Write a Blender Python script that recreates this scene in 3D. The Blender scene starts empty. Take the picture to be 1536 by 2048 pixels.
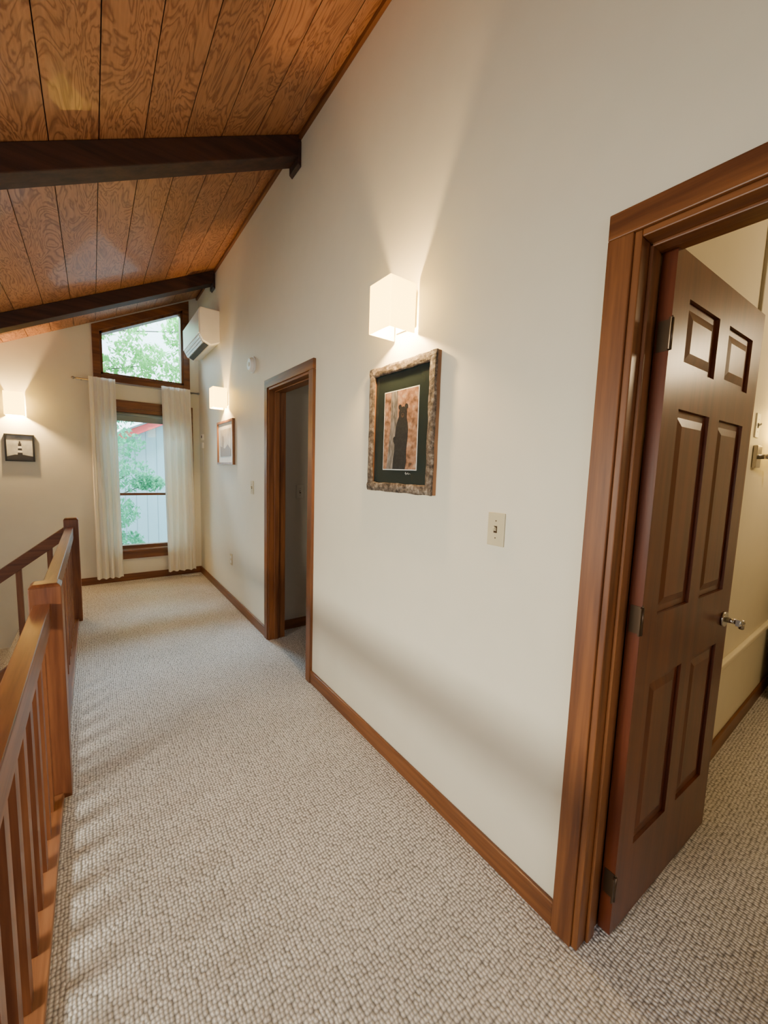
import bpy, bmesh, math, random
from mathutils import Vector, Matrix, noise
random.seed(7)
C = bpy.context.scene.collection
PI = math.pi
L = 5.6; ZC = 3.513; S = 0.51; ZT = 2.10; ZI = 2.036
def ceil_z(x): return ZC + S*x

# ------------------------------------------------------------------ materials
def new_mat(name):
    m = bpy.data.materials.new(name); m.use_nodes = True
    nt = m.node_tree; b = nt.nodes['Principled BSDF']
    return m, nt, b
def N(nt, t, **kw):
    n = nt.nodes.new(t)
    for k, v in kw.items(): setattr(n, k, v)
    return n
def plain(name, col, rough=.5, metal=0, emit=None, es=0, spec=None, noise_amt=.04):
    m, nt, b = new_mat(name)
    b.inputs['Roughness'].default_value = rough; b.inputs['Metallic'].default_value = metal
    if spec is not None: b.inputs['Specular IOR Level'].default_value = spec
    tc = N(nt, 'ShaderNodeTexCoord'); no = N(nt, 'ShaderNodeTexNoise'); no.inputs['Scale'].default_value = 9
    nt.links.new(tc.outputs['Object'], no.inputs['Vector'])
    r = N(nt, 'ShaderNodeValToRGB')
    r.color_ramp.elements[0].position = .3; r.color_ramp.elements[1].position = .7
    r.color_ramp.elements[0].color = tuple(c*(1-noise_amt) for c in col)+(1,)
    r.color_ramp.elements[1].color = tuple(min(1, c*(1+noise_amt)) for c in col)+(1,)
    nt.links.new(no.outputs['Fac'], r.inputs['Fac']); nt.links.new(r.outputs['Color'], b.inputs['Base Color'])
    if emit:
        b.inputs['Emission Color'].default_value = emit+(1,); b.inputs['Emission Strength'].default_value = es
    return m
def wall_mat(name, col):
    m = plain(name, col, .5, noise_amt=.012)
    nt = m.node_tree; b = nt.nodes['Principled BSDF']; b.inputs['Specular IOR Level'].default_value = .5
    tc = N(nt, 'ShaderNodeTexCoord'); no = N(nt, 'ShaderNodeTexNoise'); no.inputs['Scale'].default_value = 120; no.inputs['Detail'].default_value = 3
    nt.links.new(tc.outputs['Object'], no.inputs['Vector'])
    bp = N(nt, 'ShaderNodeBump'); bp.inputs['Strength'].default_value = .12; bp.inputs['Distance'].default_value = .002
    nt.links.new(no.outputs['Fac'], bp.inputs['Height']); nt.links.new(bp.outputs['Normal'], b.inputs['Normal'])
    return m
def wood(name, c1, c2, axis='z', rough=.35, coat=.25, sc=1.0):
    m, nt, b = new_mat(name)
    tc = N(nt, 'ShaderNodeTexCoord'); mp = N(nt, 'ShaderNodeMapping')
    s = {'x': (1.2, 22, 22), 'y': (22, 1.2, 22), 'z': (22, 22, 1.2)}[axis]
    mp.inputs['Scale'].default_value = tuple(v*sc for v in s)
    nt.links.new(tc.outputs['Object'], mp.inputs['Vector'])
    n1 = N(nt, 'ShaderNodeTexNoise'); n1.inputs['Scale'].default_value = 1.0; n1.inputs['Detail'].default_value = 5; n1.inputs['Distortion'].default_value = .6
    nt.links.new(mp.outputs['Vector'], n1.inputs['Vector'])
    n2 = N(nt, 'ShaderNodeTexNoise'); n2.inputs['Scale'].default_value = 5.0; n2.inputs['Detail'].default_value = 3
    nt.links.new(mp.outputs['Vector'], n2.inputs['Vector'])
    mx = N(nt, 'ShaderNodeMath', operation='MULTIPLY_ADD'); mx.inputs[1].default_value = .35
    nt.links.new(n2.outputs['Fac'], mx.inputs[0]); nt.links.new(n1.outputs['Fac'], mx.inputs[2])
    r = N(nt, 'ShaderNodeValToRGB'); r.color_ramp.elements[0].position = .50; r.color_ramp.elements[1].position = .84
    r.color_ramp.elements[0].color = c1+(1,); r.color_ramp.elements[1].color = c2+(1,)
    nt.links.new(mx.outputs[0], r.inputs['Fac']); nt.links.new(r.outputs['Color'], b.inputs['Base Color'])
    b.inputs['Roughness'].default_value = rough; b.inputs['Coat Weight'].default_value = coat; b.inputs['Coat Roughness'].default_value = .2
    bp = N(nt, 'ShaderNodeBump'); bp.inputs['Strength'].default_value = .1; bp.inputs['Distance'].default_value = .002
    nt.links.new(mx.outputs[0], bp.inputs['Height']); nt.links.new(bp.outputs['Normal'], b.inputs['Normal'])
    return m
W1, W2 = (.098, .029, .008), (.225, .080, .021)
TR = {a: wood('stained_trim_'+a, W1, W2, a, .42, .1) for a in 'xyz'}
RL = {a: wood('rail_wood_'+a, (.105, .029, .011), (.24, .084, .030), a, .40, .2) for a in 'xyz'}
CURB = wood('curb_wood', (.13, .047, .018), (.30, .125, .05), 'y', .4, .2)
DK = {a: wood('dark_door_wood_'+a, (.082, .017, .006), (.145, .036, .011), a, .33, .1) for a in 'xyz'}
BM = wood('dark_beam_wood', (.022, .008, .005), (.055, .019, .011), 'x', .7, 0)
BR = wood('brown_frame_wood', (.16, .06, .02), (.36, .16, .06), 'z', .4, .2)

def ceiling_mat():
    m, nt, b = new_mat('plywood_ceiling')
    tc = N(nt, 'ShaderNodeTexCoord'); sp = N(nt, 'ShaderNodeSeparateXYZ'); nt.links.new(tc.outputs['Object'], sp.inputs[0])
    d = N(nt, 'ShaderNodeMath', operation='DIVIDE'); d.inputs[1].default_value = .19
    a = N(nt, 'ShaderNodeMath', operation='ADD'); a.inputs[1].default_value = .1
    nt.links.new(sp.outputs['X'], a.inputs[0]); nt.links.new(a.outputs[0], d.inputs[0])
    fl = N(nt, 'ShaderNodeMath', operation='FLOOR'); nt.links.new(d.outputs[0], fl.inputs[0])
    off = N(nt, 'ShaderNodeMath', operation='MULTIPLY'); off.inputs[1].default_value = 5.37; nt.links.new(fl.outputs[0], off.inputs[0])
    sx = N(nt, 'ShaderNodeMath', operation='MULTIPLY'); sx.inputs[1].default_value = 8.5; nt.links.new(sp.outputs['X'], sx.inputs[0])
    sy = N(nt, 'ShaderNodeMath', operation='MULTIPLY'); sy.inputs[1].default_value = 1.9; nt.links.new(sp.outputs['Y'], sy.inputs[0])
    cb = N(nt, 'ShaderNodeCombineXYZ'); nt.links.new(sx.outputs[0], cb.inputs[0]); nt.links.new(sy.outputs[0], cb.inputs[1]); nt.links.new(off.outputs[0], cb.inputs[2])
    no = N(nt, 'ShaderNodeTexNoise'); no.inputs['Scale'].default_value = 1; no.inputs['Detail'].default_value = 4; no.inputs['Roughness'].default_value = .5; no.inputs['Distortion'].default_value = .8
    nt.links.new(cb.outputs[0], no.inputs['Vector'])
    mu = N(nt, 'ShaderNodeMath', operation='MULTIPLY'); mu.inputs[1].default_value = 15; nt.links.new(no.outputs['Fac'], mu.inputs[0])
    fr = N(nt, 'ShaderNodeMath', operation='FRACT'); nt.links.new(mu.outputs[0], fr.inputs[0])
    r = N(nt, 'ShaderNodeValToRGB'); e = r.color_ramp.elements
    e[0].position = 0; e[0].color = (.41, .180, .078, 1); e[1].position = .42; e[1].color = (.45, .205, .092, 1)
    q = e.new(.76); q.color = (.225, .080, .032, 1); q = e.new(1.0); q.color = (.38, .165, .070, 1)
    nt.links.new(fr.outputs[0], r.inputs['Fac'])
    wn = N(nt, 'ShaderNodeTexWhiteNoise', noise_dimensions='1D'); nt.links.new(fl.outputs[0], wn.inputs['W'])
    mr = N(nt, 'ShaderNodeMapRange'); mr.inputs[3].default_value = .82; mr.inputs[4].default_value = 1.14; nt.links.new(wn.outputs['Value'], mr.inputs[0])
    fm = N(nt, 'ShaderNodeMapping'); fm.inputs['Scale'].default_value = (160, 5, 1); nt.links.new(tc.outputs['Object'], fm.inputs['Vector'])
    fn = N(nt, 'ShaderNodeTexNoise'); fn.inputs['Scale'].default_value = 1; nt.links.new(fm.outputs[0], fn.inputs['Vector'])
    fr2 = N(nt, 'ShaderNodeMapRange'); fr2.inputs[3].default_value = .7; fr2.inputs[4].default_value = 1.25; nt.links.new(fn.outputs['Fac'], fr2.inputs[0])
    mm = N(nt, 'ShaderNodeMath', operation='MULTIPLY'); nt.links.new(mr.outputs[0], mm.inputs[0]); nt.links.new(fr2.outputs[0], mm.inputs[1])
    hs = N(nt, 'ShaderNodeHueSaturation'); nt.links.new(mm.outputs[0], hs.inputs['Value']); nt.links.new(r.outputs['Color'], hs.inputs['Color'])
    nt.links.new(hs.outputs['Color'], b.inputs['Base Color']); b.inputs['Roughness'].default_value = .5; b.inputs['Coat Weight'].default_value = .1
    return m
def carpet_mat():
    m, nt, b = new_mat('berber_carpet')
    tc = N(nt, 'ShaderNodeTexCoord')
    dn = N(nt, 'ShaderNodeTexNoise'); dn.inputs['Scale'].default_value = 14; nt.links.new(tc.outputs['Object'], dn.inputs['Vector'])
    dv = N(nt, 'ShaderNodeVectorMath', operation='SCALE'); dv.inputs['Scale'].default_value = .010; nt.links.new(dn.outputs['Color'], dv.inputs[0])
    ad = N(nt, 'ShaderNodeVectorMath', operation='ADD'); nt.links.new(tc.outputs['Object'], ad.inputs[0]); nt.links.new(dv.outputs[0], ad.inputs[1])
    mp = N(nt, 'ShaderNodeMapping'); mp.inputs['Scale'].default_value = (94, 80, 1); nt.links.new(ad.outputs[0], mp.inputs['Vector'])
    vo = N(nt, 'ShaderNodeTexVoronoi', voronoi_dimensions='2D', feature='SMOOTH_F1'); vo.inputs['Scale'].default_value = 1; vo.inputs['Randomness'].default_value = .36; vo.inputs['Smoothness'].default_value = .3
    nt.links.new(mp.outputs[0], vo.inputs['Vector'])
    r = N(nt, 'ShaderNodeValToRGB'); e = r.color_ramp.elements
    e[0].position = .20; e[0].color = (.83, .795, .77, 1); e[1].position = .66; e[1].color = (.25, .235, .23, 1)
    nt.links.new(vo.outputs['Distance'], r.inputs['Fac'])
    sp = N(nt, 'ShaderNodeSeparateColor'); nt.links.new(vo.outputs['Color'], sp.inputs[0])
    mr = N(nt, 'ShaderNodeMapRange'); mr.inputs[3].default_value = .82; mr.inputs[4].default_value = 1.05; nt.links.new(sp.outputs[0], mr.inputs[0])
    bn = N(nt, 'ShaderNodeTexNoise'); bn.inputs['Scale'].default_value = 2.2; bn.inputs['Detail'].default_value = 3; nt.links.new(tc.outputs['Object'], bn.inputs['Vector'])
    mr2 = N(nt, 'ShaderNodeMapRange'); mr2.inputs[3].default_value = .76; mr2.inputs[4].default_value = 1.12; nt.links.new(bn.outputs['Fac'], mr2.inputs[0])
    mm = N(nt, 'ShaderNodeMath', operation='MULTIPLY'); nt.links.new(mr.outputs[0], mm.inputs[0]); nt.links.new(mr2.outputs[0], mm.inputs[1])
    hs = N(nt, 'ShaderNodeHueSaturation'); nt.links.new(mm.outputs[0], hs.inputs['Value']); nt.links.new(r.outputs['Color'], hs.inputs['Color'])
    nt.links.new(hs.outputs['Color'], b.inputs['Base Color']); b.inputs['Roughness'].default_value = .95; b.inputs['Specular IOR Level'].default_value = .1
    inv = N(nt, 'ShaderNodeMath', operation='SUBTRACT'); inv.inputs[0].default_value = 1; nt.links.new(vo.outputs['Distance'], inv.inputs[1])
    bp = N(nt, 'ShaderNodeBump'); bp.inputs['Strength'].default_value = .85; bp.inputs['Distance'].default_value = .007
    nt.links.new(inv.outputs[0], bp.inputs['Height']); nt.links.new(bp.outputs['Normal'], b.inputs['Normal'])
    return m
def bark_mat():
    m, nt, b = new_mat('grey_bark')
    tc = N(nt, 'ShaderNodeTexCoord'); no = N(nt, 'ShaderNodeTexNoise'); no.inputs['Scale'].default_value = 45; no.inputs['Detail'].default_value = 7; no.inputs['Roughness'].default_value = .7
    nt.links.new(tc.outputs['Object'], no.inputs['Vector'])
    r = N(nt, 'ShaderNodeValToRGB'); e = r.color_ramp.elements
    e[0].position = .38; e[0].color = (.03, .02, .014, 1); e[1].position = .70; e[1].color = (.36, .31, .25, 1)
    q = e.new(.53); q.color = (.13, .095, .068, 1)
    nt.links.new(no.outputs['Fac'], r.inputs['Fac']); nt.links.new(r.outputs['Color'], b.inputs['Base Color']); b.inputs['Roughness'].default_value = .8
    bp = N(nt, 'ShaderNodeBump'); bp.inputs['Distance'].default_value = .004; nt.links.new(no.outputs['Fac'], bp.inputs['Height']); nt.links.new(bp.outputs['Normal'], b.inputs['Normal'])
    return m
def blur_mat(name, cols, scale=18, stretch=(1, 1, 1), rough=.3):
    m, nt, b = new_mat(name)
    tc = N(nt, 'ShaderNodeTexCoord'); mp = N(nt, 'ShaderNodeMapping'); mp.inputs['Scale'].default_value = stretch; nt.links.new(tc.outputs['Object'], mp.inputs[0])
    no = N(nt, 'ShaderNodeTexNoise'); no.inputs['Scale'].default_value = scale; no.inputs['Detail'].default_value = 4; nt.links.new(mp.outputs[0], no.inputs['Vector'])
    r = N(nt, 'ShaderNodeValToRGB'); e = r.color_ramp.elements
    e[0].position = .3; e[0].color = cols[0]+(1,); e[1].position = .7; e[1].color = cols[-1]+(1,)
    for i, c in enumerate(cols[1:-1]):
        q = e.new(.3+.4*(i+1)/(len(cols)-1)); q.color = c+(1,)
    nt.links.new(no.outputs['Fac'], r.inputs['Fac']); nt.links.new(r.outputs['Color'], b.inputs['Base Color']); b.inputs['Roughness'].default_value = rough
    return m
def glass_mat():
    m = bpy.data.materials.new('window_glass'); m.use_nodes = True; nt = m.node_tree; nt.nodes.clear()
    t = N(nt, 'ShaderNodeBsdfTransparent'); t.inputs[0].default_value = (.96, .99, .98, 1); g = N(nt, 'ShaderNodeBsdfGlossy'); g.inputs['Roughness'].default_value = .02
    f = N(nt, 'ShaderNodeFresnel'); f.inputs[0].default_value = 1.25; x = N(nt, 'ShaderNodeMixShader'); o = N(nt, 'ShaderNodeOutputMaterial')
    nt.links.new(f.outputs[0], x.inputs[0]); nt.links.new(t.outputs[0], x.inputs[1]); nt.links.new(g.outputs[0], x.inputs[2]); nt.links.new(x.outputs[0], o.inputs[0])
    return m
def cloth_mat(name, col, trans=.35, emit=None, es=0):
    m, nt, b = new_mat(name)
    b.inputs['Base Color'].default_value = col+(1,); b.inputs['Roughness'].default_value = .9
    if emit: b.inputs['Emission Color'].default_value = emit+(1,); b.inputs['Emission Strength'].default_value = es
    tr = N(nt, 'ShaderNodeBsdfTranslucent'); tr.inputs[0].default_value = col+(1,)
    x = N(nt, 'ShaderNodeMixShader'); x.inputs[0].default_value = trans
    o = nt.nodes['Material Output']; nt.links.new(b.outputs[0], x.inputs[1]); nt.links.new(tr.outputs[0], x.inputs[2]); nt.links.new(x.outputs[0], o.inputs[0])
    tc = N(nt, 'ShaderNodeTexCoord'); no = N(nt, 'ShaderNodeTexNoise'); no.inputs['Scale'].default_value = 300; nt.links.new(tc.outputs['Object'], no.inputs['Vector'])
    bp = N(nt, 'ShaderNodeBump'); bp.inputs['Strength'].default_value = .1; nt.links.new(no.outputs['Fac'], bp.inputs['Height']); nt.links.new(bp.outputs['Normal'], b.inputs['Normal'])
    return m
M = dict(
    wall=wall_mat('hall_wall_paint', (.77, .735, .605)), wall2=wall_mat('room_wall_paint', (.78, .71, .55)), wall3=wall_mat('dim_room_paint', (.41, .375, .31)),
    carpet=carpet_mat(), ceil=ceiling_mat(), glass=glass_mat(), bark=bark_mat(),
    ivory=plain('ivory_plastic', (.60, .53, .34), .4), dimiv=plain('grey_ivory_plastic', (.42, .39, .33), .4), white=plain('white_plastic', (.84, .83, .80), .35), black=plain('black_plastic', (.012, .012, .012), .4),
    chrome=plain('chrome', (.50, .47, .43), .22, 1), bronze=plain('aged_bronze', (.10, .065, .04), .35, .8), steel=plain('steel_rod', (.35, .34, .33), .35, .9),
    curtain=cloth_mat('white_curtain_cloth', (.95, .91, .80), .20), leaf=cloth_mat('green_leaf', (.20, .50, .16), .5), leaf2=cloth_mat('blue_green_leaf', (.12, .46, .28), .45),
    shade=cloth_mat('lit_frosted_glass', (.96, .85, .48), .34, (1.0, .68, .16), 9.0), bulb=plain('warm_bulb', (1, .9, .7), .3, emit=(1, .74, .36), es=25),
    matgreen=plain('dark_green_mat', (.016, .024, .023), .25), matwhite=plain('white_mat', (.78, .78, .74), .4),
    bg=blur_mat('autumn_backdrop', [(.08, .048, .033), (.22, .115, .07), (.33, .185, .12), (.40, .29, .21)], 42), fur=blur_mat('black_fur', [(.004, .004, .005), (.008, .008, .009), (.018, .017, .016)], 90, rough=.6),
    muzzle=plain('brown_muzzle', (.06, .034, .02), .5), trunkpic=blur_mat('pictured_trunk', [(.05, .046, .042), (.16, .145, .135), (.27, .25, .235)], 90, (1, 1, .3)),
    sky=blur_mat('pictured_sky', [(.25, .26, .27), (.42, .43, .44), (.55, .56, .56)], 12), darkpic=plain('pictured_dark', (.03, .03, .035), .4), whitepic=plain('pictured_white', (.75, .75, .75), .4),
    sepia=blur_mat('pictured_shore', [(.34, .25, .15), (.50, .42, .30), (.62, .56, .44)], 9), sepia2=plain('pictured_rock', (.20, .12, .06), .4),
    siding=None, red=plain('red_painted_board', (.60, .05, .06), .5), roofm=plain('grey_roof', (.12, .12, .13), .8), grass=blur_mat('garden_grass', [(.05, .12, .03), (.12, .25, .06)], 3, rough=.9),
    ext=plain('tree_bark', (.10, .08, .06), .9), roller=plain('grey_green_roller_cloth', (.28, .31, .28), .8), darkwood=wood('dark_dresser_wood', (.01, .006, .005), (.03, .015, .01), 'x'), glow=plain('louver_dark', (.04, .04, .04), .5), slat=plain('grey_louver', (.45, .46, .46), .4),
)
def siding_mat():
    m, nt, b = new_mat('grey_vertical_siding')
    tc = N(nt, 'ShaderNodeTexCoord'); sp = N(nt, 'ShaderNodeSeparateXYZ'); nt.links.new(tc.outputs['Object'], sp.inputs[0])
    d = N(nt, 'ShaderNodeMath', operation='DIVIDE'); d.inputs[1].default_value = .2; nt.links.new(sp.outputs['X'], d.inputs[0])
    f = N(nt, 'ShaderNodeMath', operation='FRACT'); nt.links.new(d.outputs[0], f.inputs[0])
    r = N(nt, 'ShaderNodeValToRGB'); e = r.color_ramp.elements; e[0].position = .05; e[0].color = (.15, .20, .23, 1); e[1].position = .1; e[1].color = (.25, .34, .40, 1)
    nt.links.new(f.outputs[0], r.inputs[0]); nt.links.new(r.outputs[0], b.inputs['Base Color']); b.inputs['Roughness'].default_value = .8
    return m
M['siding'] = siding_mat()

# ------------------------------------------------------------------ mesh helpers
class MB:
    def __init__(s): s.bm = bmesh.new()
    def box(s, x0, x1, y0, y1, z0, z1):
        v = [s.bm.verts.new(p) for p in ((x0,y0,z0),(x1,y0,z0),(x1,y1,z0),(x0,y1,z0),(x0,y0,z1),(x1,y0,z1),(x1,y1,z1),(x0,y1,z1))]
        for f in ((0,3,2,1),(4,5,6,7),(0,1,5,4),(1,2,6,5),(2,3,7,6),(3,0,4,7)): s.bm.faces.new([v[i] for i in f])
        return s
    def hexa(s, lo, hi):
        v = [s.bm.verts.new(p) for p in list(lo)+list(hi)]; n = len(lo)
        s.bm.faces.new(v[:n][::-1]); s.bm.faces.new(v[n:])
        for i in range(n): j = (i+1) % n; s.bm.faces.new([v[i], v[j], v[n+j], v[n+i]])
        return s
    def prism_y(s, pts, y0, y1):      # pts (x,z)
        return s.hexa([(x, y1, z) for x, z in pts], [(x, y0, z) for x, z in pts])
    def cyl(s, p0, p1, r, n=16, r2=None):
        p0 = Vector(p0); p1 = Vector(p1); d = (p1-p0).normalized(); a = d.orthogonal().normalized(); b = d.cross(a); r2 = r if r2 is None else r2
        lo = [s.bm.verts.new(p0+(a*math.cos(t)+b*math.sin(t))*r) for t in [2*PI*i/n for i in range(n)]]
        hi = [s.bm.verts.new(p1+(a*math.cos(t)+b*math.sin(t))*r2) for t in [2*PI*i/n for i in range(n)]]
        s.bm.faces.new(lo[::-1]); s.bm.faces.new(hi)
        for i in range(n): j = (i+1) % n; f = s.bm.faces.new([lo[i], lo[j], hi[j], hi[i]]); f.smooth = True
        return s
    def sphere(s, c, r, sc=(1,1,1)):
        m = Matrix.Translation(c) @ Matrix.Diagonal((r*sc[0], r*sc[1], r*sc[2], 1))
        o = bmesh.ops.create_uvsphere(s.bm, u_segments=20, v_segments=12, radius=1, matrix=m)
        for v in o['verts']:
            for f in v.link_faces: f.smooth = True
        return s
    def build(s, name, mat, parent=None, bevel=0):
        bmesh.ops.recalc_face_normals(s.bm, faces=s.bm.faces) if len(s.bm.faces) > 1 else None
        me = bpy.data.meshes.new(name); s.bm.to_mesh(me); s.bm.free(); me.materials.append(mat)
        o = bpy.data.objects.new(name, me); C.objects.link(o)
        if parent: o.parent = parent
        if bevel:
            b = o.modifiers.new('bevel', 'BEVEL'); b.width = bevel; b.segments = 2; b.limit_method = 'ANGLE'
        return o
def B(*a): return MB().box(*a)
def tag(o, label, cat, group=None):
    o['label'] = label; o['category'] = cat
    if group: o['group'] = group
    return o
def empty(name, loc, rz=0):
    o = bpy.data.objects.new(name, None); o.empty_display_size = .05; C.objects.link(o); o.location = loc; o.rotation_euler = (0, 0, rz); return o
def struct(o): o['kind'] = 'structure'; return o
RW = -PI/2      # things on the right wall: local x runs toward the camera, local -y out of the wall

# ------------------------------------------------------------------ setting
fl = MB(); fl.box(-1.33, .0, -2.2, L, -.25, 0); fl.box(0, 3.6, -2.5, L, -.25, 0)
struct(fl.build('floor', M['carpet']))
struct(B(-4, 3.7, -2.4, L+.1, -2.75, -2.6).build('floor_lower', M['carpet']))
w = MB()
for y0, y1 in ((-2.2, -.30), (.486, 2.335), (3.075, L)): w.box(0, .12, y0, y1, 0, 3.7)
w.box(0, .12, -.30, .486, ZI, 3.7); w.box(0, .12, 2.335, 3.075, ZI, 3.7)
struct(w.build('wall_right', M['wall']))
w = MB(); fy0, fy1 = L, L+.14
w.box(-4, -1.03, fy0, fy1, -2.6, 3.9); w.box(-.17, 3.7, fy0, fy1, -2.6, 3.9); w.box(-1.03, -.17, fy0, fy1, -2.6, .38); w.box(-1.03, -.17, fy0, fy1, 2.06, 2.42)
w.prism_y([(-1.03, ceil_z(-1.03)-.1), (-.17, ceil_z(-.17)-.1), (-.17, 3.9), (-1.03, 3.9)], fy0, fy1)
struct(w.build('wall_far', M['wall']))
struct(B(-3.9, -3.75, -2.3, L, -2.6, 3.2).build('wall_left', M['wall']))
struct(B(-3.9, 3.7, -2.5, -2.35, -2.6, 4.2).build('wall_back', M['wall']))
struct(B(-1.33, -1.30, -2.2, L, -2.6, -.25).build('wall_lower', M['wall']))
# bedroom and dim side room
struct(B(.12, 3.6, .50, .60, 0, 3.4).build('wall_bedroom_side', M['wall2']))
struct(B(3.5, 3.6, -2.4, L, 0, 3.6).build('wall_bedroom_end', M['wall2']))
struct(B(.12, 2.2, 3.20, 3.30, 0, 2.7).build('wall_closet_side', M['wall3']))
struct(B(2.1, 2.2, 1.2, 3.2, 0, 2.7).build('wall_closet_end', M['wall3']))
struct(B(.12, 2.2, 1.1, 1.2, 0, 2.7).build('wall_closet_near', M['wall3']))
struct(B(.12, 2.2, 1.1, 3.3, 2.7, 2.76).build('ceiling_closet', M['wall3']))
struct(B(.12, 3.6, -2.4, .6, 3.3, 3.4).build('ceiling_bedroom', M['wall2']))
# sloped ceiling boards
c = MB()
edges = [0.0]+[-.1-.19*k for k in range(21)]
for a, b_ in zip(edges[1:], edges[:-1]):
    g = .002
    c.hexa([(a+g, -2.4, ceil_z(a+g)), (b_-g, -2.4, ceil_z(b_-g)), (b_-g, L, ceil_z(b_-g)), (a+g, L, ceil_z(a+g))],
           [(a+g, -2.4, ceil_z(a+g)+.02), (b_-g, -2.4, ceil_z(b_-g)+.02), (b_-g, L, ceil_z(b_-g)+.02), (a+g, L, ceil_z(a+g)+.02)])
struct(c.build('ceiling', M['ceil']))
xa = -4.0
struct(MB().hexa([(xa, -2.4, ceil_z(xa)+.022), (.12, -2.4, ceil_z(.12)+.022), (.12, L+.2, ceil_z(.12)+.022), (xa, L+.2, ceil_z(xa)+.022)],
          [(xa, -2.4, ceil_z(xa)+.1), (.12, -2.4, ceil_z(.12)+.1), (.12, L+.2, ceil_z(.12)+.1), (xa, L+.2, ceil_z(xa)+.1)]).build('ceiling_backing', BM))
struct(B(-.018, 0, -2.3, L, ZC-.035, ZC).build('trim_5', TR['y']))
# baseboards
for i, (n, args) in enumerate([('baseboard_right', (-.015, 0, .548, 2.274, 0, .085)), ('baseboard_right_end', (-.015, 0, 3.137, L, 0, .085)), ('baseboard_right_near', (-.015, 0, -2.2, -.362, 0, .085))]):
    struct(B(*args).build(n, TR['y'], bevel=.004))
struct(B(-1.29, -.015, L-.015, L, 0, .085).build('baseboard_far', TR['x'], bevel=.004))
struct(B(.12, 3.5, .486, .50, 0, .09).build('baseboard_bedroom', TR['x'], bevel=.004))
struct(B(.12, 2.1, 3.186, 3.20, 0, .085).build('baseboard_closet', TR['x'], bevel=.004))
struct(B(.9, 3.5, .475, .50, .50, .53).build('trim_6', M['wall2'], bevel=.006))
struct(B(1.270, 1.285, .488, .50, .53, 3.3).build('trim_7', M['dimiv']))
# door casings and jambs
def casing(n, ya, yb):          # opening ya..yb
    r = struct(empty('trim_%d' % n, (0, ya, 0)))
    def p(nm, m, a): 
        o = B(a[0], a[1], a[2]-ya, a[3]-ya, a[4], a[5]).build(nm, m, r, .003); return o
    cw = .062
    p('side_casing', TR['z'], (-.02, 0, ya-cw, ya, 0, ZI)); p('side_casing', TR['z'], (-.02, 0, yb, yb+cw, 0, ZI))
    p('head_casing', TR['y'], (-.02, 0, ya-cw, yb+cw, ZI, ZT))
    p('side_jamb', TR['z'], (-.012, .13, ya, ya+.018, 0, ZI)); p('side_jamb', TR['z'], (-.012, .13, yb-.018, yb, 0, ZI))
    p('head_jamb', TR['y'], (-.012, .13, ya+.018, yb-.018, ZI-.018, ZI))
    p('door_stop', TR['z'], (.035, .075, yb-.028, yb-.018, 0, ZI-.018)); p('door_stop', TR['y'], (.035, .075, ya+.018, yb-.018, ZI-.028, ZI-.018))
    return r
casing(1, -.30, .486); casing(2, 2.335, 3.075)

# bedroom door leaf, open about 93 degrees
d = struct(empty('door_1', (.105, .427, 0), math.atan2(.39-.427, .86-.12)))
d['label'] = 'dark brown six panel wooden door standing open into the bedroom'
DW, DT, z0, z1 = .745, .036, .012, 2.025
cols = [(.10, .33), (.415, .645)]; rows = [(.27, .81), (1.02, 1.62), (1.735, 1.915)]
lf = MB()
lf.box(0, .10, 0, DT, z0, z1); lf.box(.33, .415, 0, DT, z0, z1); lf.box(.645, DW, 0, DT, z0, z1)
zz = [z0]+[v for r in rows for v in r]+[z1]
for a, b_ in cols:
    for k in range(0, 8, 2): lf.box(a, b_, 0, DT, zz[k], zz[k+1])
lf.build('leaf', DK['z'], d)
for a, b_ in cols:
    for c0, c1 in rows:
        m_ = MB()
        m_.box(a, b_, .010, .024, c0, c1)
        m_.hexa([(a+.045, .004, c0+.045), (b_-.045, .004, c0+.045), (b_-.045, .004, c1-.045), (a+.045, .004, c1-.045)], [(a+.018, .0105, c0+.018), (b_-.018, .0105, c0+.018), (b_-.018, .0105, c1-.018), (a+.018, .0105, c1-.018)])
        m_.build('panel', DK['z'], d, .002)
for z in (.18, 1.02, 1.80):
    h = MB(); h.cyl((-.006, -.004, z-.04), (-.006, -.004, z+.04), .005, 10); h.cyl((-.006, -.004, z+.04), (-.006, -.004, z+.047), .004, 10, .001)
    h.box(-.002, .0, -.002, .030, z-.04, z+.04); h.box(-.020, -.004, -.006, -.002, z-.04, z+.04)
    h.build('hinge', M['bronze'], d)
k = MB(); KX = DW-.06
k.cyl((KX, 0, .90), (KX, -.010, .90), .028, 20); k.cyl((KX, -.01, .90), (KX, -.042, .90), .010, 12)
k.box(KX-.014, KX+.014, -.054, -.042, .888, .912); k.cyl((KX, -.048, .90), (KX+.030, -.050, .896), .009, 10); k.cyl((KX+.030, -.050, .896), (KX+.036, -.048, .870), .009, 10); k.sphere((KX+.030, -.050, .896), .0105)
k.build('lever_handle', M['chrome'], d)
B(DW-.001, DW+.002, .008, .028, .85, .95).build('latch_plate', M['chrome'], d)

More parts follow.
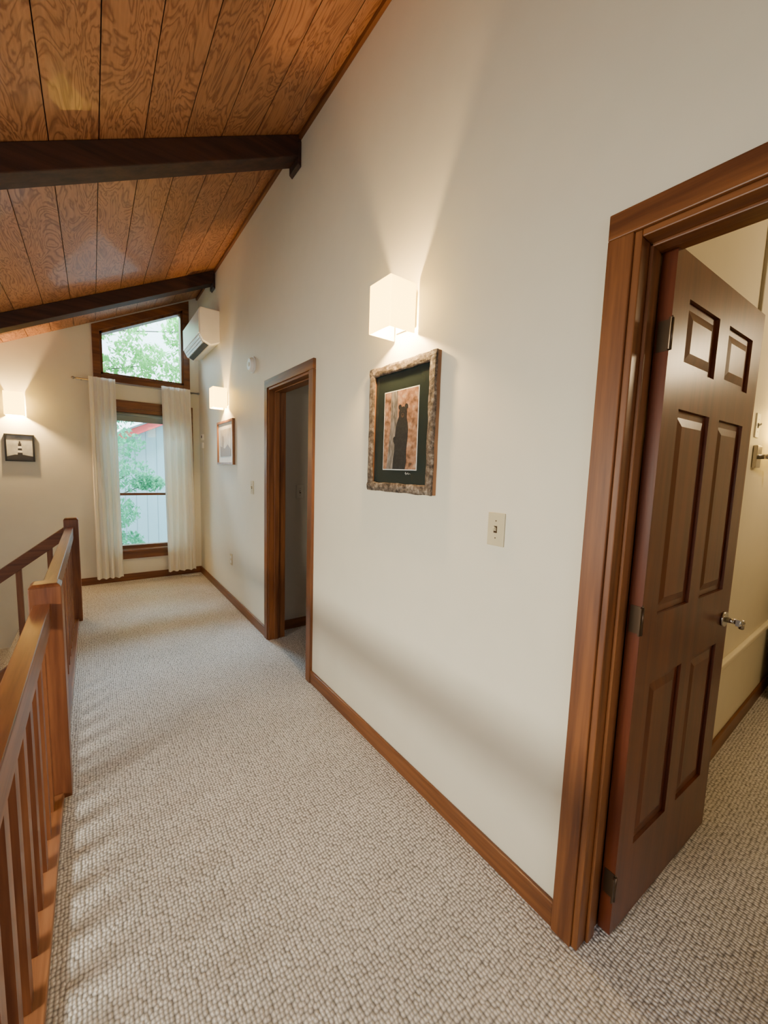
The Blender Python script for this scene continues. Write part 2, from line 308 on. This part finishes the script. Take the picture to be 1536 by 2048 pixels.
# windows on the far wall
w1 = struct(empty('window_1', (0, L, 0)))
XL, XR = -1.09, -.105; cw = .07
def wz(x, off): return ceil_z(x)-off
m_ = MB(); m_.box(XL, XL+cw, -.022, 0, 2.345, wz(XL, .06)+.0); m_.box(XR-cw, XR, -.022, 0, 2.345, wz(XR-cw, .06)); m_.box(XL+cw, XR-cw, -.022, 0, 2.345, 2.345+cw)
m_.prism_y([(XL, wz(XL, .11)), (XR, wz(XR, .11)), (XR, wz(XR, .02)), (XL, wz(XL, .02))], -.024, 0); m_.build('casing', TR['x'], w1, .003)
a, b_ = XL+cw-.012, XR-cw+.012
m_ = MB(); m_.box(a, a+.035, .0, .12, 2.40, wz(a, .1)); m_.box(b_-.035, b_, .0, .12, 2.40, wz(b_, .1)); m_.box(a, b_, .0, .12, 2.40, 2.44)
m_.prism_y([(a, wz(a, .14)), (b_, wz(b_, .14)), (b_, wz(b_, .09)), (a, wz(a, .09))], .0, .12); m_.build('sash', TR['z'], w1)
MB().prism_y([(a, 2.42), (b_, 2.42), (b_, wz(b_, .12)), (a, wz(a, .12))], .07, .076).build('pane', M['glass'], w1)
w2 = struct(empty('window_2', (0, L, 0)))
XL, XR = -1.12, -.08
m_ = MB(); m_.box(XL, -1.03, -.022, 0, .27, 2.14); m_.box(-.17, XR, -.022, 0, .27, 2.14); m_.box(XL, XR, -.024, 0, 2.06, 2.15); m_.box(XL, XR, -.024, 0, .27, .36)
m_.build('casing', TR['x'], w2, .003)
m_ = MB(); m_.box(-1.12, -.08, -.05, .02, .36, .382); m_.build('stool', TR['x'], w2, .003)
m_ = MB(); m_.box(-1.03, -1.0, 0, .12, .38, 2.06); m_.box(-.2, -.17, 0, .12, .38, 2.06); m_.box(-1.0, -.2, 0, .12, 2.02, 2.06); m_.box(-1.0, -.2, .04, .12, .38, .425); m_.box(-1.0, -.2, .05, .09, 1.035, 1.065)
m_.build('sash', TR['x'], w2)
B(-1.0, -.2, .068, .074, .425, 2.02).build('pane', M['glass'], w2)
rs = empty('roller_shade', (0, L+.02, 0)); tag(rs, 'rolled up grey green roller shade at the top of the tall window', 'window shade')
MB().cyl((-.99, .02, 2.0), (-.21, .02, 2.0), .02).build('roller', M['roller'], rs); B(-.99, -.21, .018, .021, 1.93, 2.0).build('cloth', M['roller'], rs); B(-.99, -.21, .012, .026, 1.915, 1.93).build('hem_bar', M['roller'], rs)

# beams
for y0, lab in ((2.52, 'dark brown ceiling beam nearest the camera across the plank ceiling'), (4.70, 'dark brown ceiling beam above the far window')):
    r = empty('ceiling_beam', (0, y0, ZC)); tag(r, lab, 'beam', None)
    xa = -3.75; h = .128
    MB().prism_y([(xa, S*xa-h), (-.001, -h), (-.001, -.002), (xa, S*xa-.002)], 0, .135).build('beam', BM, r, .004)
    MB().prism_y([(-.022, -.18), (-.001, -.195), (-.001, -.045), (-.022, -.045)], -.004, .139).build('end_block', BM, r, .003)

# ------------------------------------------------------------------ railings
XP0, XP1 = -1.352, -1.250
def newel(parent, y0, h=.93):
    m_ = MB(); m_.box(XP0, XP1, y0, y0+.093, -.25, h-.012)
    a, b_, c0, c1 = XP0, XP1, y0, y0+.093; g = .012
    m_.hexa([(a, c0, h-.012), (b_, c0, h-.012), (b_, c1, h-.012), (a, c1, h-.012)], [(a+g, c0+g, h), (b_-g, c0+g, h), (b_-g, c1-g, h), (a+g, c1-g, h)])
    return m_.build('newel_post', RL['z'], parent, .003)
def rail_run(ya, yb, label, post_y):
    r = empty('railing', (0, 0, 0)); tag(r, label, 'railing')
    B(-1.340, -1.286, ya, yb, .758, .852).build('handrail', RL['y'], r, .003)
    B(-1.345, -1.276, ya, yb, -.02, .026).build('bottom_rail', CURB, r, .003)
    n = int((yb-ya)/.14)
    for i in range(n):
        y = ya+(i+.5)*(yb-ya)/n
        B(-1.341, -1.304, y-.024, y+.024, .0265, .7575).build('baluster', RL['z'], r)
    newel(r, post_y); return r
rail_run(-1.0, 2.01, 'wooden landing railing nearest the camera ending at the near square newel post', 2.012)
rail_run(2.107, 4.328, 'wooden landing railing between the near newel post and the far newel post', 4.33)
r = empty('stair_railing', (-1.353, 4.375, 0)); tag(r, 'sloping wooden stair railing descending left behind the landing rail', 'railing')
sl = .78
MB().prism_y([(-1.9, .74-1.9*sl), (0, .74), (0, .85), (-1.9, .85-1.9*sl)], -.033, .033).build('handrail', RL['x'], r, .003)
MB().prism_y([(-1.9, -.10-1.9*sl), (0, -.10), (0, .02), (-1.9, .02-1.9*sl)], -.022, .022).build('lower_rail', RL['x'], r, .003)
for i in range(8):
    x = -.10-i*.205
    B(x-.019, x+.019, -.019, .019, x*sl+.0, x*sl+.76).build('baluster', RL['z'], r)
st = empty('staircase', (-1.335, 4.4, 0)); tag(st, 'carpeted stairs descending left along the far wall', 'stairs')
for i in range(9):
    B(-.25*(i+1), -.25*i-.001, .04, L-4.4-.001, -.195*(i+1)-.3, -.195*(i+1)).build('step', M['carpet'], st)

# ------------------------------------------------------------------ wall lamps
def sconce(loc, rz, label, h=.2, wd=.146, dp=.148, power=7):
    r = empty('wall_sconce', loc, rz); tag(r, label, 'wall lamp', 'white box shade wall sconces')
    m_ = MB(); t = .004; a = wd/2
    m_.box(-a, a, -dp, -dp+t, 0, h); m_.box(-a, -a+t, -dp+t, -.012, 0, h); m_.box(a-t, a, -dp+t, -.012, 0, h)
    m_.build('shade', M['shade'], r, .0015)
    B(-a+.01, a-.01, -.012, 0, .03, h-.03).build('backplate', M['white'], r, .003)
    m_ = MB(); m_.cyl((0, -.012, h*.26), (0, -.065, h*.26), .010); m_.cyl((0, -.055, h*.2), (0, -.055, h*.32), .014); m_.build('lamp_holder', M['white'], r)
    MB().sphere((0, -.055, h*.46), .022, (1, 1, 1.3)).build('bulb', M['bulb'], r)
    ld = bpy.data.lights.new('sconce_light', 'POINT'); ld.energy = power; ld.color = (1, .64, .26); ld.shadow_soft_size = .016
    lo = bpy.data.objects.new('sconce_light', ld); C.objects.link(lo); lo.parent = r; lo.location = (0, -.100, h*.24)
    return r
sconce((0, 1.402, 2.005), RW, 'glowing white box sconce above the bear picture on the right wall', power=42)
sconce((0, 4.30, 2.005), RW, 'small glowing sconce beyond the dark doorway above the pale framed picture', power=32)
sconce((-1.75, L, 1.87), 0, 'glowing sconce on the far wall above the small lighthouse picture', h=.23, power=56)

# ------------------------------------------------------------------ bear picture
r = empty('bear_picture', (0, 1.405, 1.616), RW); tag(r, 'bark framed photograph of a black bear with dark green mat', 'picture')
hw, hh = .2325, .289
m_ = MB()
for q in ((-hw, -hw+.036, -hh, hh), (hw-.036, hw, -hh, hh), (-hw+.036, hw-.036, -hh, -hh+.036), (-hw+.036, hw-.036, hh-.036, hh)): m_.box(q[0], q[1], -.022, 0, q[2], q[3])
m_.build('frame_board', BR, r)
def bark_bar(p0, p1, width, seed):
    rng = random.Random(seed); bm = bmesh.new(); p0 = Vector(p0); p1 = Vector(p1); dr = (p1-p0).normalized(); sd = Vector((dr.z, 0, -dr.x)); nseg = 60; rings = []
    for i in range(nseg+1):
        t = i/nseg; c = p0.lerp(p1, t); row = []
        wl = width/2*(1+.20*noise.noise(Vector((t*7, seed, 0)))+.03*rng.uniform(-1, 1)); wr = width/2*(1+.20*noise.noise(Vector((t*7, seed, 5)))+.03*rng.uniform(-1, 1))
        for k in range(9):
            a = PI*k/8; off = math.cos(a); rr = wl if off > 0 else wr
            row.append(bm.verts.new(c+sd*off*rr+Vector((0, -.020-.010*max(0, math.sin(a))**.6*(1+.25*noise.noise(Vector((t*10, k*.7, seed)))), 0))))
        rings.append(row)
    for i in range(nseg):
        for k in range(8): bm.faces.new([rings[i][k], rings[i][k+1], rings[i+1][k+1], rings[i+1][k]])
    bm.faces.new(rings[0]); bm.faces.new(rings[-1][::-1])
    o = MB(); o.bm.free(); o.bm = bm; return o.build('bark_strip', M['bark'], r)
bark_bar((-hw+.019, 0, -hh), (-hw+.019, 0, hh), .042, 1); bark_bar((hw-.019, 0, -hh), (hw-.019, 0, hh), .042, 2)
bark_bar((-hw, 0, hh-.019), (hw, 0, hh-.019), .042, 3); bark_bar((-hw, 0, -hh+.019), (hw, 0, -hh+.019), .042, 4)
B(-hw+.036, hw-.036, -.012, -.004, -hh+.036, hh-.036).build('mat_board', M['matgreen'], r)
pw, pt, pb, pc = .118, .165, -.185, .0
B(pc-pw-.004, pc+pw+.004, -.0135, -.012, pb-.004, pt+.004).build('mat_bevel', M['matwhite'], r)
ph = B(pc-pw, pc+pw, -.0145, -.0135, pb, pt).build('photograph', M['bg'], r)
MB().prism_y([(-.092, pb), (-.005, pb), (-.018, -.05), (-.022, pt), (-.070, pt), (-.068, .02)], -.0152, -.0146).build('pictured_tree', M['trunkpic'], ph)
def ell(cx, cz, rx, rz_, n=20): return [(cx+rx*math.cos(2*PI*i/n), cz+rz_*math.sin(2*PI*i/n)) for i in range(n)]
body = [(-.045, pb), (.045, pb), (.052, -.15), (.050, -.10), (.056, -.05), (.058, -.01), (.054, .02), (.048, .035), (.046, .05), (.048, .065), (.043, .080), (.034, .089), (.020, .092), (.006, .089), (-.004, .080), (-.009, .065), (-.008, .05), (-.017, .035), (-.027, .005), (-.033, -.04), (-.032, -.09), (-.042, -.14)]
MB().prism_y(body, -.0158, -.0153).build('pictured_bear', M['fur'], ph)
for ex in (-.002, .042): MB().prism_y(ell(ex, .091, .0105, .0115), -.0160, -.0153).build('pictured_ear', M['fur'], ph)
MB().prism_y([(-.03, -.075), (-.044, -.060), (-.046, -.045), (-.038, -.036), (-.02, -.045)], -.0160, -.0154).build('pictured_paw', M['fur'], ph)
MB().prism_y(ell(.019, .053, .010, .010), -.0165, -.0159).build('pictured_muzzle', M['muzzle'], ph)
MB().prism_y(ell(.019, .056, .005, .004), -.0168, -.0166).build('pictured_nose', M['fur'], ph)
for ex in (.009, .030): MB().prism_y(ell(ex, .070, .0020, .0020), -.0165, -.0159).build('pictured_eye', M['muzzle'], ph)
m_ = MB(); sx = .045
pts = [(0, 0), (.004, .008), (.006, -.004), (.011, .003), (.015, -.001), (.02, .006), (.023, -.002), (.03, .002), (.037, .0)]
for p, q in zip(pts[:-1], pts[1:]): m_.cyl((sx+p[0], -.0125, pb-.02+p[1]), (sx+q[0], -.0125, pb-.02+q[1]), .0006, 6)
m_.build('signature', M['matwhite'], r)

# picture on the right wall, far
r = empty('framed_print', (0, 4.31, 1.665), RW); tag(r, 'brown wood framed pale seascape print below the small far sconce', 'picture')
hw, hh = .30, .225
m_ = MB()
for q in ((-hw, -hw+.022, -hh, hh), (hw-.022, hw, -hh, hh), (-hw+.022, hw-.022, -hh, -hh+.022), (-hw+.022, hw-.022, hh-.022, hh)): m_.box(q[0], q[1], -.025, 0, q[2], q[3])
m_.build('frame', BR, r); B(-hw+.022, hw-.022, -.012, -.004, -hh+.022, hh-.022).build('mat_board', M['matwhite'], r)
ph = B(-.20, .20, -.0135, -.012, -.14, .14).build('print', M['sepia'], r)
MB().prism_y([(-.2, -.14), (.2, -.14), (.2, -.07), (.09, -.02), (-.02, -.06), (-.2, -.03)], -.0145, -.0136).build('pictured_rocks', M['sepia2'], ph)
MB().prism_y([(-.11, -.05), (-.07, -.05), (-.078, .07), (-.102, .07)], -.0145, -.0136).build('pictured_tower', M['sepia2'], ph)
# lighthouse picture
r = empty('framed_picture', (-1.735, L, 1.545)); tag(r, 'small black framed lighthouse picture on the far wall', 'picture')
hw, hh = .115, .14; t = .014
m_ = MB()
for q in ((-hw, -hw+t, -hh, hh), (hw-t, hw, -hh, hh), (-hw+t, hw-t, -hh, -hh+t), (-hw+t, hw-t, hh-t, hh)): m_.box(q[0], q[1], -.025, 0, q[2], q[3])
m_.build('frame', M['black'], r); ph = B(-hw+t, hw-t, -.010, -.004, -hh+t, hh-t).build('print', M['sky'], r)
def tw(z): return .020-.010*(z+.07)/.13
for k in range(5):
    za = -.07+.022*k; zb = za+.022
    MB().prism_y([(-tw(za), za), (tw(za), za), (tw(zb), zb), (-tw(zb), zb)], -.012, -.0105).build('pictured_band', M['whitepic'] if k % 2 else M['darkpic'], ph)
MB().prism_y([(-.014, .04), (.014, .04), (.014, .046), (.007, .046), (.007, .062), (0, .074), (-.007, .062), (-.007, .046), (-.014, .046)], -.012, -.0105).build('pictured_lantern', M['darkpic'], ph)
MB().prism_y([(-.10, -.125), (.10, -.125), (.10, -.085), (.03, -.07), (-.04, -.07), (-.10, -.09)], -.0118, -.0105).build('pictured_shore', M['darkpic'], ph)

# ------------------------------------------------------------------ switches, outlet, detector, thermostat
def switch(loc, rz, label, mat='ivory'):
    r = empty('light_switch', loc, rz); tag(r, label, 'light switch')
    B(-.035, .035, -.006, 0, -.058, .058).build('plate', M[mat], r, .002)
    B(-.006, .006, -.009, -.006, -.012, .012).build('toggle_slot', M['bronze'], r)
    MB().hexa([(-.0045, -.008, -.006), (.0045, -.008, -.006), (.0045, -.008, .006), (-.0045, -.008, .006)], [(-.0035, -.020, .004), (.0035, -.020, .004), (.0035, -.018, .011), (-.0035, -.018, .011)]).build('toggle', M[mat], r)
    for z in (-.03, .03): MB().cyl((0, -.005, z), (0, -.0068, z), .0025, 10).build('screw', M['bronze'], r)
switch((0, .859, 1.230), RW, 'ivory toggle light switch between bear picture and bedroom door casing')
switch((0, 3.487, 1.242), RW, 'small ivory light switch on the far side of the dark doorway')
switch((.32, 3.20, 1.22), 0, 'dim light switch seen inside the dark doorway', 'dimiv')
r = empty('wall_outlet', (0, 4.166, .46), RW); tag(r, 'white electrical outlet low on the right wall near the far end', 'outlet')
B(-.035, .035, -.006, 0, -.058, .058).build('plate', M['ivory'], r, .002)
for z in (-.024, .024): MB().cyl((0, -.004, z), (0, -.009, z), .016, 16).build('socket', M['white'], r)
r = empty('smoke_detector', (0, 3.451, 2.284), RW); tag(r, 'round white smoke detector high beside the dark doorway', 'smoke detector')
MB().cyl((0, 0, 0), (0, -.012, 0), .068, 28).build('base', M['white'], r); MB().cyl((0, -.012, 0), (0, -.04, 0), .062, 28, .048).build('cover', M['white'], r, .003); MB().cyl((0, -.04, 0), (0, -.043, 0), .018, 16).build('test_button', M['ivory'], r)
r = empty('thermostat', (0, 5.37, 1.75), RW); tag(r, 'small white thermostat with cable near the far corner', 'thermostat')
B(-.035, .035, -.022, 0, -.01, .06).build('body', M['white'], r, .003); B(-.02, .02, -.024, -.022, .015, .045).build('display', M['glow'], r)
B(-.022, .022, -.02, 0, -.11, -.04).build('remote_holder', M['white'], r, .003); MB().cyl((0, -.006, -.11), (0, -.006, -.42), .003, 8).build('cable', M['white'], r)

# ------------------------------------------------------------------ air conditioner
r = empty('air_conditioner', (0, 4.96, 2.68), RW); tag(r, 'white wall mounted split air conditioner beside the upper window', 'air conditioner')
prof = [(0, .04), (-.09, .0), (-.165, .035), (-.195, .09), (-.20, .33), (-.185, .36), (0, .36)]      # (y,z)
def prof_x(pts, xa, xb): return MB().hexa([(xa, y, z) for y, z in pts], [(xb, y, z) for y, z in pts])
prof_x(prof, -.43, .43).build('body', M['white'], r, .006)
prof_x([(-.197, .10), (-.206, .105), (-.208, .33), (-.192, .357), (-.184, .361), (-.201, .33)], -.425, .425).build('front_panel', M['white'], r, .002)
prof_x([(-.105, .004), (-.150, .025), (-.153, .021), (-.108, -.001)], -.38, .38).build('air_outlet', M['glow'], r)
for k in range(3):
    y = -.156-.013*k; z = .022+.024*k
    prof_x([(y, z), (y-.010, z+.017), (y-.018, z+.012), (y-.008, z-.004)], -.39, .39).build('louver', M['slat'], r)

# ------------------------------------------------------------------ curtains
ry, rz_ = L-.07, 2.325
r = empty('curtain_rod', (0, ry, rz_)); tag(r, 'thin grey metal curtain rod above the tall window', 'curtain rod')
MB().cyl((-1.26, 0, 0), (-.03, 0, 0), .008).build('rod', M['steel'], r)
for x in (-1.27, -.02): MB().sphere((x, 0, 0), .015).build('finial', M['steel'], r)
for x in (-1.2, -.09): B(x-.006, x+.006, 0, .069, -.006, .006).build('bracket', M['steel'], r)
def curtain(xt0, xt1, xb0, xb1, folds, label, seed):
    bm = bmesh.new(); nu, nv = folds*16, 26; grid = []
    for j in range(nv+1):
        v = j/nv; z = rz_+.035-(rz_-.045)*v; row = []
        for i in range(nu+1):
            u = i/nu; a = xt0+(xt1-xt0)*u; b_ = xb0+(xb1-xb0)*u; x = a+(b_-a)*v**.8
            amp = .008+.022*min(1, v*2.5); y0 = ry-.022-.024*min(1, v*2.5)
            y = y0+(-amp*math.sin(u*folds*2*PI+.4*math.sin(v*3+seed))-.004*math.sin(u*folds*4.7*PI+seed+v*1.5))
            y = min(y, ry-.011)
            row.append(bm.verts.new((x+.004*math.sin(v*3+seed+u*9), y, z)))
        grid.append(row)
    for j in range(nv):
        for i in range(nu): f = bm.faces.new([grid[j][i], grid[j][i+1], grid[j+1][i+1], grid[j+1][i]]); f.smooth = True
    o = MB(); o.bm.free(); o.bm = bm; ob = o.build('curtain', M['curtain']); tag(ob, label, 'curtain')
    return ob
curtain(-1.14, -.89, -1.13, -.88, 4, 'white pleated curtain on the left side of the tall window', 1)
curtain(-.43, -.12, -.41, -.09, 4, 'white pleated curtain on the right side of the tall window', 4)
pc_ = MB(); pts = [(-.25, L-.06, .004), (-.2, L-.12, .004), (-.12, L-.1, .004), (-.06, L-.14, .004)]
for p, q in zip(pts[:-1], pts[1:]): pc_.cyl(p, q, .004, 8)
tag(pc_.build('loose_cable', M['white']), 'thin white cable lying on carpet under the right curtain', 'cable')

# ------------------------------------------------------------------ bedroom bits
r = empty('wall_lamp', (1.53, .50, 1.55)); tag(r, 'chrome swing arm wall lamp on the bedroom wall behind the door', 'wall lamp')
B(-.045, .045, -.018, 0, -.055, .055).build('mounting_plate', M['chrome'], r, .004); m_ = MB(); m_.cyl((0, -.018, 0), (0, -.07, 0), .012); m_.cyl((0, -.06, 0), (.26, -.10, 0), .008); m_.cyl((.26, -.10, -.05), (.26, -.10, .12), .01); m_.build('arm', M['chrome'], r)
m_ = MB(); n = 24; lo = [m_.bm.verts.new((.26+.12*math.cos(2*PI*i/n), -.10+.08*math.sin(2*PI*i/n), .08)) for i in range(n)]; hi = [m_.bm.verts.new((.26+.07*math.cos(2*PI*i/n), -.10+.05*math.sin(2*PI*i/n), .26)) for i in range(n)]
for i in range(n): m_.bm.faces.new([lo[i], lo[(i+1) % n], hi[(i+1) % n], hi[i]])
m_.build('lamp_shade', M['shade'], r)
switch((1.50, .50, 1.70), 0, 'white switch plate above the chrome bedroom wall lamp', 'white')
r = empty('dresser', (2.83, .20, 0)); tag(r, 'dark wooden dresser at the right edge inside the bedroom', 'dresser')
B(-.45, .45, -.22, .22, .06, .78).build('body', M['darkwood'], r, .005); B(-.47, .47, -.24, .23, .78, .81).build('top', M['darkwood'], r, .005)
for x in (-.42, .42):
    for y in (-.19, .19): B(x-.025, x+.025, y-.025, y+.025, 0, .06).build('leg', M['darkwood'], r)
for z in (.10, .33, .56):
    q = B(-.42, .42, -.235, -.22, z, z+.2).build('drawer', M['darkwood'], r, .004)
    for x in (-.2, .2): MB().sphere((x, -.25, z+.1), .015).build('knob', M['bronze'], q)

# ------------------------------------------------------------------ outdoors
struct(B(-14, 14, L+.5, 24, -3.2, -3.0).build('ground', M['grass']))
r = empty('neighbouring_building', (0, 10, -3)); tag(r, 'grey vertical board building with red roof edge outside the tall window', 'building')
def rl(x, o): return 5.30+.5*x+o
MB().prism_y([(-5, 0), (4, 0), (4, rl(4, 0)), (-5, rl(-5, 0))], 0, 4).build('siding', M['siding'], r)
MB().prism_y([(-5, rl(-5, -.09)), (4, rl(4, -.09)), (4, rl(4, .06)), (-5, rl(-5, .06))], -.25, -.001).build('fascia', M['red'], r)
MB().prism_y([(-5, rl(-5, .061)), (4, rl(4, .061)), (4, rl(4, .10)), (-5, rl(-5, .10))], -.3, 4.2).build('roof', M['roofm'], r)
def tree(loc, blobs, n, mat, label, seed, size=.055):
    rng = random.Random(seed); r = empty('leafy_tree', loc); tag(r, label, 'tree')
    m_ = MB(); m_.cyl((0, 0, 0), (.1, 0, 3.2), .09, 12, .06); m_.cyl((.1, 0, 3.2), (.0, .1, 6.4), .06, 12, .02)
    bm = bmesh.new()
    for (cx, cy, cz, rx, ry_, rr) in blobs:
        m_.cyl((.08, 0, max(.5, cz-.5)), (cx, cy, cz), .018, 8, .006)
        for k in range(n):
            while True:
                p = Vector((rng.uniform(-1, 1), rng.uniform(-1, 1), rng.uniform(-1, 1)))
                if p.length < 1 and noise.noise(Vector((p.x*3+seed, p.y*2, p.z*4+cz))) > -.05: break
            c = Vector((cx+p.x*rx, cy+p.y*ry_, cz+p.z*rr))
            e = Matrix.Rotation(rng.uniform(0, 6.28), 3, 'Z') @ Matrix.Rotation(rng.uniform(-1.2, 1.2), 3, 'X'); s_ = size*rng.uniform(.6, 1.2)
            vs = [bm.verts.new(c+e @ Vector(q)) for q in ((0, -s_, 0), (s_*.45, 0, .1*s_), (0, s_, 0), (-s_*.45, 0, .1*s_))]
            bm.faces.new(vs)
    m_.build('trunk', M['ext'], r)
    me = bpy.data.meshes.new('foliage'); bm.to_mesh(me); bm.free(); me.materials.append(mat); fo = bpy.data.objects.new('foliage', me); C.objects.link(fo); fo.parent = r
tree((-1.9, 8.2, -3), [(1.0, 0, 6.9, .8, .6, .5), (1.7, .2, 6.2, .8, .6, .35), (.7, .1, 5.9, .5, .5, .4), (2.3, .2, 6.9, .5, .5, .4)], 1300, M['leaf'], 'bright green leafy tree seen through the upper window', 3)
tree((-1.5, 7.8, -3), [(.75, 0, 4.75, .35, .4, .25), (.85, 0, 4.25, .38, .4, .3), (.7, 0, 3.6, .3, .4, .25), (1.15, .1, 4.1, .25, .3, .15), (.75, 0, 3.1, .3, .3, .2), (.5, .1, 5.2, .6, .3, .2)], 600, M['leaf2'], 'blue green leafy branches seen through the tall window', 5, .045)

# ------------------------------------------------------------------ light
wd = bpy.data.worlds.new('sky'); bpy.context.scene.world = wd; wd.use_nodes = True
bg = wd.node_tree.nodes['Background']; bg.inputs[0].default_value = (.64, .88, 1, 1); bg.inputs[1].default_value = 8
def area(name, loc, target, sx, sy, e, col, spread=180):
    ld = bpy.data.lights.new(name, 'AREA'); ld.shape = 'RECTANGLE'; ld.size = sx; ld.size_y = sy; ld.energy = e; ld.color = col; ld.spread = math.radians(spread)
    o = bpy.data.objects.new(name, ld); C.objects.link(o); o.location = loc; o.rotation_euler = (Vector(target)-Vector(loc)).to_track_quat('-Z', 'Y').to_euler(); return o
area('stairwell_daylight', (-3.6, 1.6, .0), (0, 1.8, .3), 3.0, 1.6, 30, (.93, .93, .96))
area('left_window_light', (-3.6, .9, 1.40), (0, 1.2, .1), 1.2, .40, 46, (1, .94, .76), 100)
area('landing_fill', (-1.2, -1.8, 1.6), (-.7, 1.4, .0), 1.6, .8, 12, (.94, .92, .96), 120)  # unseen ambient fill added behind the camera
area('window_skylight', (-.6, 8.3, 6.0), (-.6, 4.0, .4), 2.5, 1.6, 1900, (.52, .78, 1))
def point(name, loc, e, col, rad):
    ld = bpy.data.lights.new(name, 'POINT'); ld.energy = e; ld.color = col; ld.shadow_soft_size = rad
    o = bpy.data.objects.new(name, ld); C.objects.link(o); o.location = loc
point('bedroom_light', (1.9, -.35, 2.2), 30, (1, .74, .42), .12)
point('side_room_fill', (1.4, 1.7, 2.2), 6, (1, .88, .72), .15)  # added fill, no fixture modelled: lifts the otherwise black side room
sn = bpy.data.lights.new('sun', 'SUN'); sn.energy = 4; sn.angle = .05; sn.color = (1, .96, .88)
o = bpy.data.objects.new('sun', sn); C.objects.link(o); o.rotation_euler = Vector((.25, .55, -1)).to_track_quat('-Z', 'Y').to_euler()

# ------------------------------------------------------------------ camera
yaw, pitch, roll, f, cx, cz = .6379, .1023, .0315, 785.76, -1.1297, 1.4182
F = Vector((math.sin(yaw)*math.cos(pitch), math.cos(yaw)*math.cos(pitch), -math.sin(pitch))); R = Vector((math.cos(yaw), -math.sin(yaw), 0)); U = R.cross(F)
R2 = R*math.cos(roll)+U*math.sin(roll); U2 = -R*math.sin(roll)+U*math.cos(roll)
cd = bpy.data.cameras.new('camera'); cam = bpy.data.objects.new('camera', cd); C.objects.link(cam)
mw = Matrix((R2, U2, -F)).transposed().to_4x4(); mw.translation = (cx, 0, cz); cam.matrix_world = mw
cd.sensor_fit = 'VERTICAL'; cd.sensor_height = 36; cd.lens = f/2048*36; cd.clip_start = .02
bpy.context.scene.camera = cam
